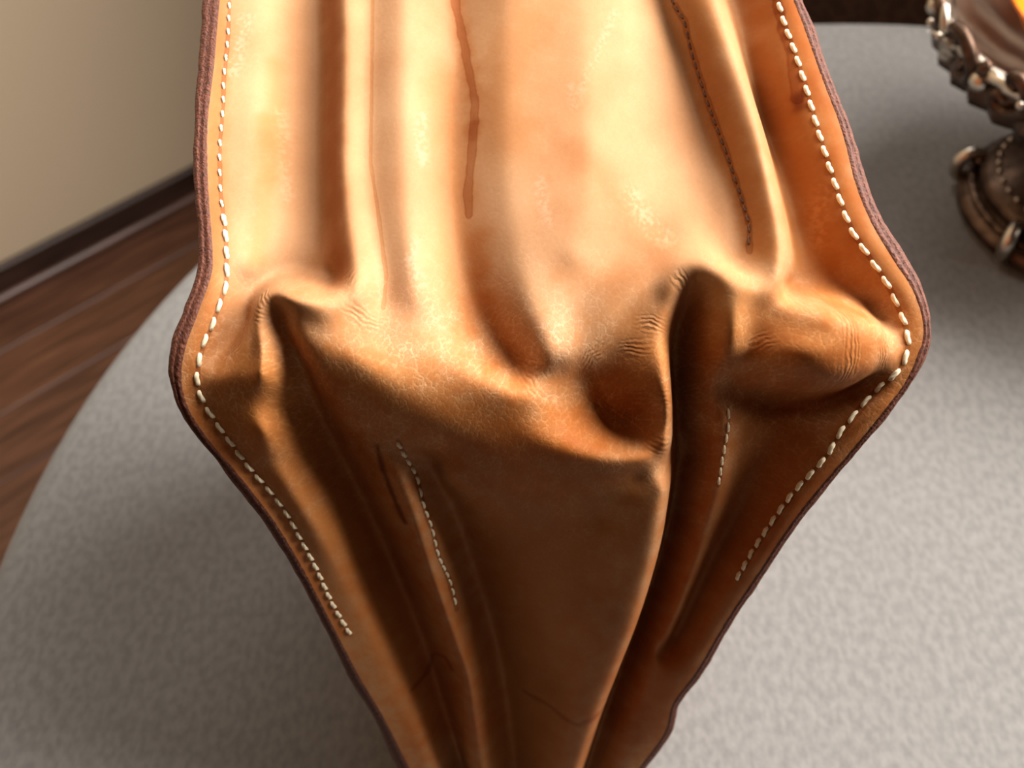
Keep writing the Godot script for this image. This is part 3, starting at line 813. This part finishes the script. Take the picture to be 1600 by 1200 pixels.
func build_side(side: String, bag: Node3D) -> void:
	var sgn := -1.0 if side == "left" else 1.0
	var inner := side + "_inner"
	var outer := side + "_outer"
	var edge := PackedVector3Array()
	var shell := PackedVector3Array()
	var rows := 480
	var across := 13
	var foot := rim_at(outer, Q_FOOT)
	var top := rim_at(outer, Q_TOP)
	var p_top := bag_point(top.x, Q_TOP, top.y - 4.0)
	var p_foot := bag_point(foot.x, Q_FOOT, foot.y - 4.0)
	var p_back := Vector3(lerpf(p_top.x, p_foot.x, 0.8), 0.0012, p_top.z)
	back_corner[side] = [bag_point(top.x, Q_TOP, top.y), p_top, p_back]
	for j in rows:
		var f := j / (rows - 1.0)
		var q := lerpf(Q_TOP, Q_FOOT, f)
		var i0 := rim_at(inner, q)
		var o0 := rim_at(outer, q)
		var hi := relief_at(i0.x, q)
		var mid := 0.5 * (hi + o0.y)
		var wob := 0.35 * grain_noise.get_noise_1d(q * 0.11 + 40.0 * sgn)
		for k in across:
			var g := k / (across - 1.0)
			var a := PI * g
			var x := lerpf(i0.x - sgn * 0.3, o0.x + sgn * (wob + 0.6), 0.5 - 0.5 * cos(a))
			var dome := 0.75 * sin(a) + 0.25 * sin(a) * grain_noise.get_noise_2d(q * 0.9, g * 4.0 + sgn * 9.0)
			if k == 6:
				dome -= 0.55
			var h := lerpf(hi - 0.4, o0.y - 2.2, smoothstep(0.35, 1.0, g)) + dome
			if k == 0:
				h -= 0.5
			edge.append(bag_point(x, q, h))
		# the outer face: from the edge to the far lower corner of the side
		var start := bag_point(o0.x + sgn * (wob + 0.6), q, o0.y - 2.2)
		var goal := p_top.lerp(p_back, f / 0.5) if f < 0.5 else p_back.lerp(p_foot, (f - 0.5) / 0.5)
		for k in 14:
			var g := k / 13.0
			var p := start.lerp(goal, g)
			p.x += sgn * 0.006 * sin(PI * g)
			shell.append(p)
	var dark := plain(Color.WHITE, 0.72)
	dark.albedo_texture = noise_map(0.06, 4, FastNoiseLite.TYPE_SIMPLEX_SMOOTH, [Color(0.22, 0.09, 0.045), Color(0.48, 0.26, 0.165)], 256)
	dark.uv1_triplanar = true
	dark.uv1_scale = Vector3(38, 38, 38)
	dark.heightmap_enabled = true
	dark.heightmap_texture = noise_map(0.12, 3, FastNoiseLite.TYPE_SIMPLEX_SMOOTH, [], 256)
	dark.heightmap_scale = 0.03
	var skin := plain(Color(0.62, 0.34, 0.13), 0.5)
	var face := part("side_panel", grid_mesh(shell, 14, rows, PackedVector2Array(), side == "left"), skin, bag)
	var rim := part("cut_edge", grid_mesh(edge, across, rows, PackedVector2Array(), side == "left"), dark, face)
	rim.set_meta("label", "dark brown raw cut edge")


func build_back(bag: Node3D) -> void:
	var pts := PackedVector3Array()
	var l: Array = back_corner.left
	var r: Array = back_corner.right
	for j in 14:
		var f := maxf(0.0, (j - 1) / 12.0)
		for i in 60:
			var u := i / 59.0
			var x := lerpf(rim_at("left_outer", Q_TOP).x, rim_at("right_outer", Q_TOP).x, u)
			var p := bag_point(x, Q_TOP, relief_at(x, Q_TOP))
			var low: Vector3 = l[2].lerp(r[2], u)
			var high: Vector3 = l[1].lerp(r[1], u)
			if j == 0:
				pts.append(p)
			else:
				pts.append(Vector3(p.x, minf(p.y, high.y), high.z).lerp(low, f) if j < 13 else low)
	part("back_gusset", grid_mesh(pts, 60, 14, PackedVector2Array(), true), plain(Color(0.62, 0.34, 0.13), 0.55), bag)


const TEX_W := 1250
const TEX_H := 2040


func chart_uv(x: float, q: float) -> Vector2:
	return Vector2((x + 100.0) / 200.0, (180.0 - q) / 344.0)


func noise_bytes(type: int, freq: float, octaves: int, seed_value: int, cells := false) -> PackedByteArray:
	var n := FastNoiseLite.new()
	n.seed = seed_value
	n.noise_type = type
	n.frequency = freq
	n.fractal_octaves = octaves
	if cells:
		n.fractal_type = FastNoiseLite.FRACTAL_NONE
		n.cellular_return_type = FastNoiseLite.RETURN_DISTANCE2_SUB
		n.cellular_jitter = 1.0
		n.domain_warp_enabled = true
		n.domain_warp_amplitude = 14.0
		n.domain_warp_frequency = 0.05
	return n.get_image(TEX_W, TEX_H).get_data()


func leather_material() -> StandardMaterial3D:
	# the hide's colour with shade and sheen painted in: varying tan, stains, waxy patches, fine grain and the pale craze of bent leather
	var n := TEX_W * TEX_H
	var cr := PackedFloat32Array()
	var cg := PackedFloat32Array()
	var cb := PackedFloat32Array()
	cr.resize(n)
	cg.resize(n)
	cb.resize(n)
	cr.fill(1.0)
	cg.fill(1.0)
	cb.fill(1.0)
	var soft := noise_bytes(FastNoiseLite.TYPE_SIMPLEX_SMOOTH, 0.0045, 4, 3)
	var grain := noise_bytes(FastNoiseLite.TYPE_SIMPLEX_SMOOTH, 0.10, 3, 8)
	var craze := noise_bytes(FastNoiseLite.TYPE_CELLULAR, 0.085, 1, 21, true)
	var fine := noise_bytes(FastNoiseLite.TYPE_CELLULAR, 0.17, 1, 4, true)
	var streak := noise_bytes(FastNoiseLite.TYPE_SIMPLEX_SMOOTH, 0.022, 4, 31)
	var scale := 200.0 / TEX_W
	var dent := PackedFloat32Array()
	dent.resize(n)
	for name_of in STAINS_AND_SHADE:
		var d: Array = STAINS_AND_SHADE[name_of]
		var wide: float = d[0]
		var wax: bool = name_of.begins_with("wax")  # waxy patches that carry painted glare
		var crisp: bool = name_of in ["drip", "seam_line", "right_stitch_grime"] or name_of.begins_with("holes")
		var lo := Vector2(1e9, 1e9)
		var hi := Vector2(-1e9, -1e9)
		var p := PackedVector2Array()
		for k in range(4, d.size(), 2):
			var v := Vector2((d[k] + 100.0) / scale, (180.0 - d[k + 1]) / 344.0 * TEX_H)
			p.append(v)
			lo = lo.min(v)
			hi = hi.max(v)
		var r := wide * 0.5 / scale
		var reach := r * 2.2
		if name_of.begins_with("crease"):
			# a bundle of fine wrinkles running along the mark and dying out at its ends
			var total := 0.0
			for k in p.size() - 1:
				total += p[k].distance_to(p[k + 1])
			for y in range(maxi(0, int(lo.y - r)), mini(TEX_H, int(hi.y + r))):
				for x in range(maxi(0, int(lo.x - r)), mini(TEX_W, int(hi.x + r))):
					var near := 1e9
					var along := 0.0
					var gone := 0.0
					var sided := 0.0
					for k in p.size() - 1:
						var ab := p[k + 1] - p[k]
						var ap := Vector2(x, y) - p[k]
						var t := clampf(ap.dot(ab) / ab.length_squared(), 0.0, 1.0)
						var dist := (ap - ab * t).length()
						if dist < near:
							near = dist
							along = (gone + t * ab.length()) / total
							sided = signf(ab.cross(ap)) * dist
						gone += ab.length()
					if near > r:
						continue
					var i := y * TEX_W + x
					var fade := sin(PI * clampf(along, 0.0, 1.0)) * (1.0 - near * near / (r * r))
					var wave := cos(sided * TAU / 6.5 + (streak[i] / 255.0) * 11.0 + (soft[i] / 255.0) * 9.0)
					wave = wave * absf(wave) * fade * (0.35 + streak[i] / 255.0)
					dent[i] += 0.75 * wave
					var a := clampf(wave, 0.0, 1.0)
					cr[i] *= lerpf(1.0, d[1], a)
					cg[i] *= lerpf(1.0, d[2], a)
					cb[i] *= lerpf(1.0, d[3], a)
			continue
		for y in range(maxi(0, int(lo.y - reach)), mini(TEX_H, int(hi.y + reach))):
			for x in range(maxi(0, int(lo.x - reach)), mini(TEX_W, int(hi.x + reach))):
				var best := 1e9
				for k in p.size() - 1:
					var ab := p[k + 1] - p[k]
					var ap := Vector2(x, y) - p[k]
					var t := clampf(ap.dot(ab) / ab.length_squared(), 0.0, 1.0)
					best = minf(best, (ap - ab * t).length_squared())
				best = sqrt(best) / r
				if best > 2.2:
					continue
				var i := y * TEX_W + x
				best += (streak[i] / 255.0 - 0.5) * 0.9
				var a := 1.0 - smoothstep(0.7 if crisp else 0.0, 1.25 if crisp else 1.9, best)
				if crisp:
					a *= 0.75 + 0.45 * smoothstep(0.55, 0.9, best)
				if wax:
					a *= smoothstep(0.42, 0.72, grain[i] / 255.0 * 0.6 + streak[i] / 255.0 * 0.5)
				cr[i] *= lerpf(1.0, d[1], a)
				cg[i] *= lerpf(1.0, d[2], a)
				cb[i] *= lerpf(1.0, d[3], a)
	var bytes := PackedByteArray()
	bytes.resize(n * 3)
	var height := PackedFloat32Array()
	height.resize(n)
	for y in TEX_H:
		var q := 180.0 - y * 344.0 / TEX_H
		var bent := 0.12 + exp(-pow((q + 2.0) / 19.0, 2.0)) * 0.95 + 0.3 * exp(-pow((q + 30.0) / 22.0, 2.0))
		for x in TEX_W:
			var i := y * TEX_W + x
			var s := soft[i] / 255.0 - 0.5
			var line := 1.0 - smoothstep(0.02, 0.13, craze[i] / 255.0)
			var thin := 1.0 - smoothstep(0.03, 0.2, fine[i] / 255.0)
			var m := bent * clampf(0.75 + 1.3 * (streak[i] / 255.0 - 0.4), 0.0, 1.3)
			var g := (grain[i] / 255.0 - 0.5) * 0.07
			var pale := m * (0.48 * line + 0.22 * thin)
			var k := 1.0 + s * 0.22 + g
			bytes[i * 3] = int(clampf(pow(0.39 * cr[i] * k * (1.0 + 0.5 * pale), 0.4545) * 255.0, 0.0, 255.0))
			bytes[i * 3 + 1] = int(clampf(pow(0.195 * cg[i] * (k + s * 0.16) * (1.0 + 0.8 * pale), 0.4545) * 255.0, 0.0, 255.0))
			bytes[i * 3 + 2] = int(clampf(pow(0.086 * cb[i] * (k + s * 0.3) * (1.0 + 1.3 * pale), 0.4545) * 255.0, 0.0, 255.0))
			height[i] = 0.5 + 0.10 * (grain[i] / 255.0 - 0.5) - m * (0.22 * line + 0.12 * thin) - dent[i]
	var m := StandardMaterial3D.new()
	m.albedo_texture = ImageTexture.create_from_image(Image.create_from_data(TEX_W, TEX_H, false, Image.FORMAT_RGB8, bytes))
	m.heightmap_enabled = true
	m.heightmap_texture = ImageTexture.create_from_image(Image.create_from_data(TEX_W, TEX_H, false, Image.FORMAT_RF, height.to_byte_array()))
	m.heightmap_scale = 0.016
	m.roughness = 0.52
	m.metallic_specular = 0.18
	m.texture_repeat = false
	return m


# ------------------------------------------------------------------ ornate footed stand with its orange dish
func rope_ring(radius: float, thick: float, turns: int) -> ArrayMesh:
	var pts := PackedVector3Array()
	var rounds := 220
	var sides := 14
	for k in rounds + 1:
		var a := TAU * k / rounds
		for s in sides:
			var b := TAU * s / sides
			var r := thick * (1.0 + 0.28 * absf(cos(1.5 * b + a * turns * 0.5)))
			var out := radius + r * cos(b)
			pts.append(Vector3(out * cos(a), r * sin(b), out * sin(a)))
	return grid_mesh(pts, sides, rounds + 1, PackedVector2Array(), false, true)


func scroll_mesh(size: float, fat: float) -> ArrayMesh:
	# a C-scroll in the x-y plane, thick at its back and curling in at both ends
	var path := PackedVector3Array()
	var radii := PackedFloat32Array()
	for k in 41:
		var f := k / 40.0 * 2.0 - 1.0
		var a := f * 4.4
		var r := size * (0.55 - 0.40 * absf(f) * absf(f))
		path.append(Vector3(r * cos(a) + size * 0.1, r * sin(a) + size * 0.52 * sin(f * 1.5), 0.0))
		radii.append(fat * (0.55 + 0.6 * cos(f * 1.4)))
	return tube(path, radii, 12)


func build_stand() -> void:
	var at := Vector3(0.335, 0.0, -0.50)
	var silver := plain(Color(0.74, 0.70, 0.65), 0.28, 1.0)
	var patina := plain(Color(0.47, 0.38, 0.32), 0.4, 0.85)
	patina.albedo_texture = noise_map(0.02, 4, FastNoiseLite.TYPE_SIMPLEX_SMOOTH, [Color(0.35, 0.3, 0.26), Color(1, 1, 1)], 256)
	patina.uv1_triplanar = true
	patina.uv1_scale = Vector3(14, 14, 14)
	var stand := Node3D.new()
	stand.name = "footed_stand"
	stand.position = at + Vector3(0, 0.0006, 0)
	add_child(stand)
	describe(stand, "dark silver footed fruit stand with scrolls and bright ball drops", "fruit stand")
	var foot := part("foot", lathe([Vector2(0.0, 0.001), Vector2(0.070, 0.001), Vector2(0.073, 0.004), Vector2(0.072, 0.009), Vector2(0.067, 0.012), Vector2(0.063, 0.013), Vector2(0.062, 0.017), Vector2(0.064, 0.020), Vector2(0.061, 0.024), Vector2(0.055, 0.026), Vector2(0.050, 0.030), Vector2(0.036, 0.036), Vector2(0.022, 0.040), Vector2(0.016, 0.048), Vector2(0.0, 0.049)], 96), patina, stand)
	part("stem", lathe([Vector2(0.0, 0.045), Vector2(0.016, 0.046), Vector2(0.013, 0.052), Vector2(0.020, 0.058), Vector2(0.021, 0.063), Vector2(0.013, 0.068), Vector2(0.018, 0.076), Vector2(0.0, 0.082)], 48), patina, stand)
	var bowl := part("bowl", lathe([Vector2(0.0, 0.074), Vector2(0.018, 0.074), Vector2(0.05, 0.079), Vector2(0.080, 0.090), Vector2(0.099, 0.103), Vector2(0.110, 0.116), Vector2(0.114, 0.121), Vector2(0.111, 0.122), Vector2(0.096, 0.106), Vector2(0.076, 0.094), Vector2(0.05, 0.086), Vector2(0.0, 0.084)], 128, 0.022, 18), plain(Color(0.52, 0.45, 0.39), 0.32, 0.9), stand)
	var rope := part("rope_rim", rope_ring(0.1135, 0.0032, 60), silver, bowl)
	rope.position.y = 0.122
	var rope2 := part("rope_rim", rope_ring(0.0665, 0.0022, 46), patina, foot)
	rope2.position.y = 0.013
	var bead := SphereMesh.new()
	bead.radius = 0.0017
	bead.height = 0.0034
	bead.radial_segments = 14
	bead.rings = 8
	for k in 40:
		var a := TAU * k / 40.0
		var b := part("bead", bead, silver, foot)
		b.position = Vector3(0.0555 * cos(a), 0.0268, 0.0555 * sin(a))
	part("gallery", lathe([Vector2(0.100, 0.098), Vector2(0.112, 0.101), Vector2(0.114, 0.107), Vector2(0.1125, 0.114), Vector2(0.115, 0.119), Vector2(0.114, 0.1235), Vector2(0.110, 0.123), Vector2(0.108, 0.112), Vector2(0.100, 0.1)], 160, 0.02, 40), patina, bowl)
	# scrolls and leaves round the rim, ball drops between them
	var big := scroll_mesh(0.017, 0.0032)
	var little := scroll_mesh(0.010, 0.0022)
	var ball := SphereMesh.new()
	ball.radius = 0.0056
	ball.height = 0.0112
	var stud := SphereMesh.new()
	stud.radius = 0.0021
	stud.height = 0.0042
	var leaf := leaf_mesh()
	for k in 10:
		var a := deg_to_rad(160.0 + 36.0 * k)
		var radial := Vector3(cos(a), 0, sin(a))
		var d := part("ball_drop", ball, silver, bowl)
		d.position = radial * 0.1155 + Vector3(0, 0.117, 0)
		var cap := part("ball_cap", lathe([Vector2(0.0, 0.0), Vector2(0.0045, 0.0), Vector2(0.0036, 0.004), Vector2(0.0015, 0.006), Vector2(0.0, 0.0065)], 20), patina, bowl)
		cap.position = radial * 0.1155 + Vector3(0, 0.1215, 0)
		for side in [-1.0, 1.0]:
			var b: float = a + side * 0.16
			var s := part("scroll", big, patina, bowl)
			s.position = Vector3(cos(b), 0, sin(b)) * 0.1165 + Vector3(0, 0.121, 0)
			s.rotation = Vector3(0.3, PI / 2.0 - b, 0.5 * side)
			b = a + side * 0.26
			var t := part("scroll", little, silver, bowl)
			t.position = Vector3(cos(b), 0, sin(b)) * 0.117 + Vector3(0, 0.125, 0)
			t.rotation = Vector3(0.25, PI / 2.0 - b + side * 0.3, -0.9 * side)
			var st := part("stud", stud, silver, bowl)
			st.position = Vector3(cos(b), 0, sin(b)) * 0.124 + Vector3(0, 0.124, 0)
		var m := a + PI / 10.0
		var l := part("leaf", leaf, silver if k % 2 == 0 else patina, bowl)
		l.position = Vector3(cos(m), 0, sin(m)) * 0.114 + Vector3(0, 0.108, 0)
		l.rotation = Vector3(0, -m + PI / 2.0, 0)
	# scroll feet under the base
	for k in 6:
		var a := deg_to_rad(148.0 + 60.0 * k)
		var s := part("scroll", scroll_mesh(0.012, 0.0034), silver, foot)
		s.position = Vector3(cos(a), 0, sin(a)) * 0.069 + Vector3(0, 0.0135, 0)
		s.rotation = Vector3(0.0, -a + 0.4, 0.3)
	# the dish inside
	var glaze := plain(Color(0.93, 0.50, 0.11), 0.22)
	var dish := part("orange_dish", lathe([Vector2(0.0, 0.0), Vector2(0.036, 0.0), Vector2(0.04, 0.003), Vector2(0.066, 0.020), Vector2(0.082, 0.044), Vector2(0.0855, 0.047), Vector2(0.0835, 0.0485), Vector2(0.079, 0.045), Vector2(0.062, 0.024), Vector2(0.036, 0.008), Vector2(0.0, 0.006)], 96), glaze, self)
	dish.position = at + Vector3(0, 0.0868, 0)
	describe(dish, "glossy orange dish with a pale lip resting inside the silver fruit stand", "dish")


func leaf_mesh() -> ArrayMesh:
	# a ribbed acanthus leaf standing against the rim, its tip rolled outwards
	var pts := PackedVector3Array()
	for j in 15:
		var f := j / 14.0
		var half := 0.0085 * sin(PI * (0.12 + 0.86 * f)) * (1.0 + 0.18 * cos(f * 26.0))
		for i in 13:
			var g := i / 12.0 * 2.0 - 1.0
			var out := 0.003 + 0.0105 * f * f - 0.003 * g * g + 0.0009 * cos(g * 14.0)
			pts.append(Vector3(g * half, 0.022 * f - 0.007 * f * f * f, out))
	var n := pts.size()
	var back := PackedVector3Array()
	for p in pts:
		back.append(p - Vector3(0, 0, 0.0011))
	var st := SurfaceTool.new()
	st.begin(Mesh.PRIMITIVE_TRIANGLES)
	st.append_from(grid_mesh(pts, 13, 15, PackedVector2Array(), true), 0, Transform3D())
	st.append_from(grid_mesh(back, 13, 15), 0, Transform3D())
	return st.commit()
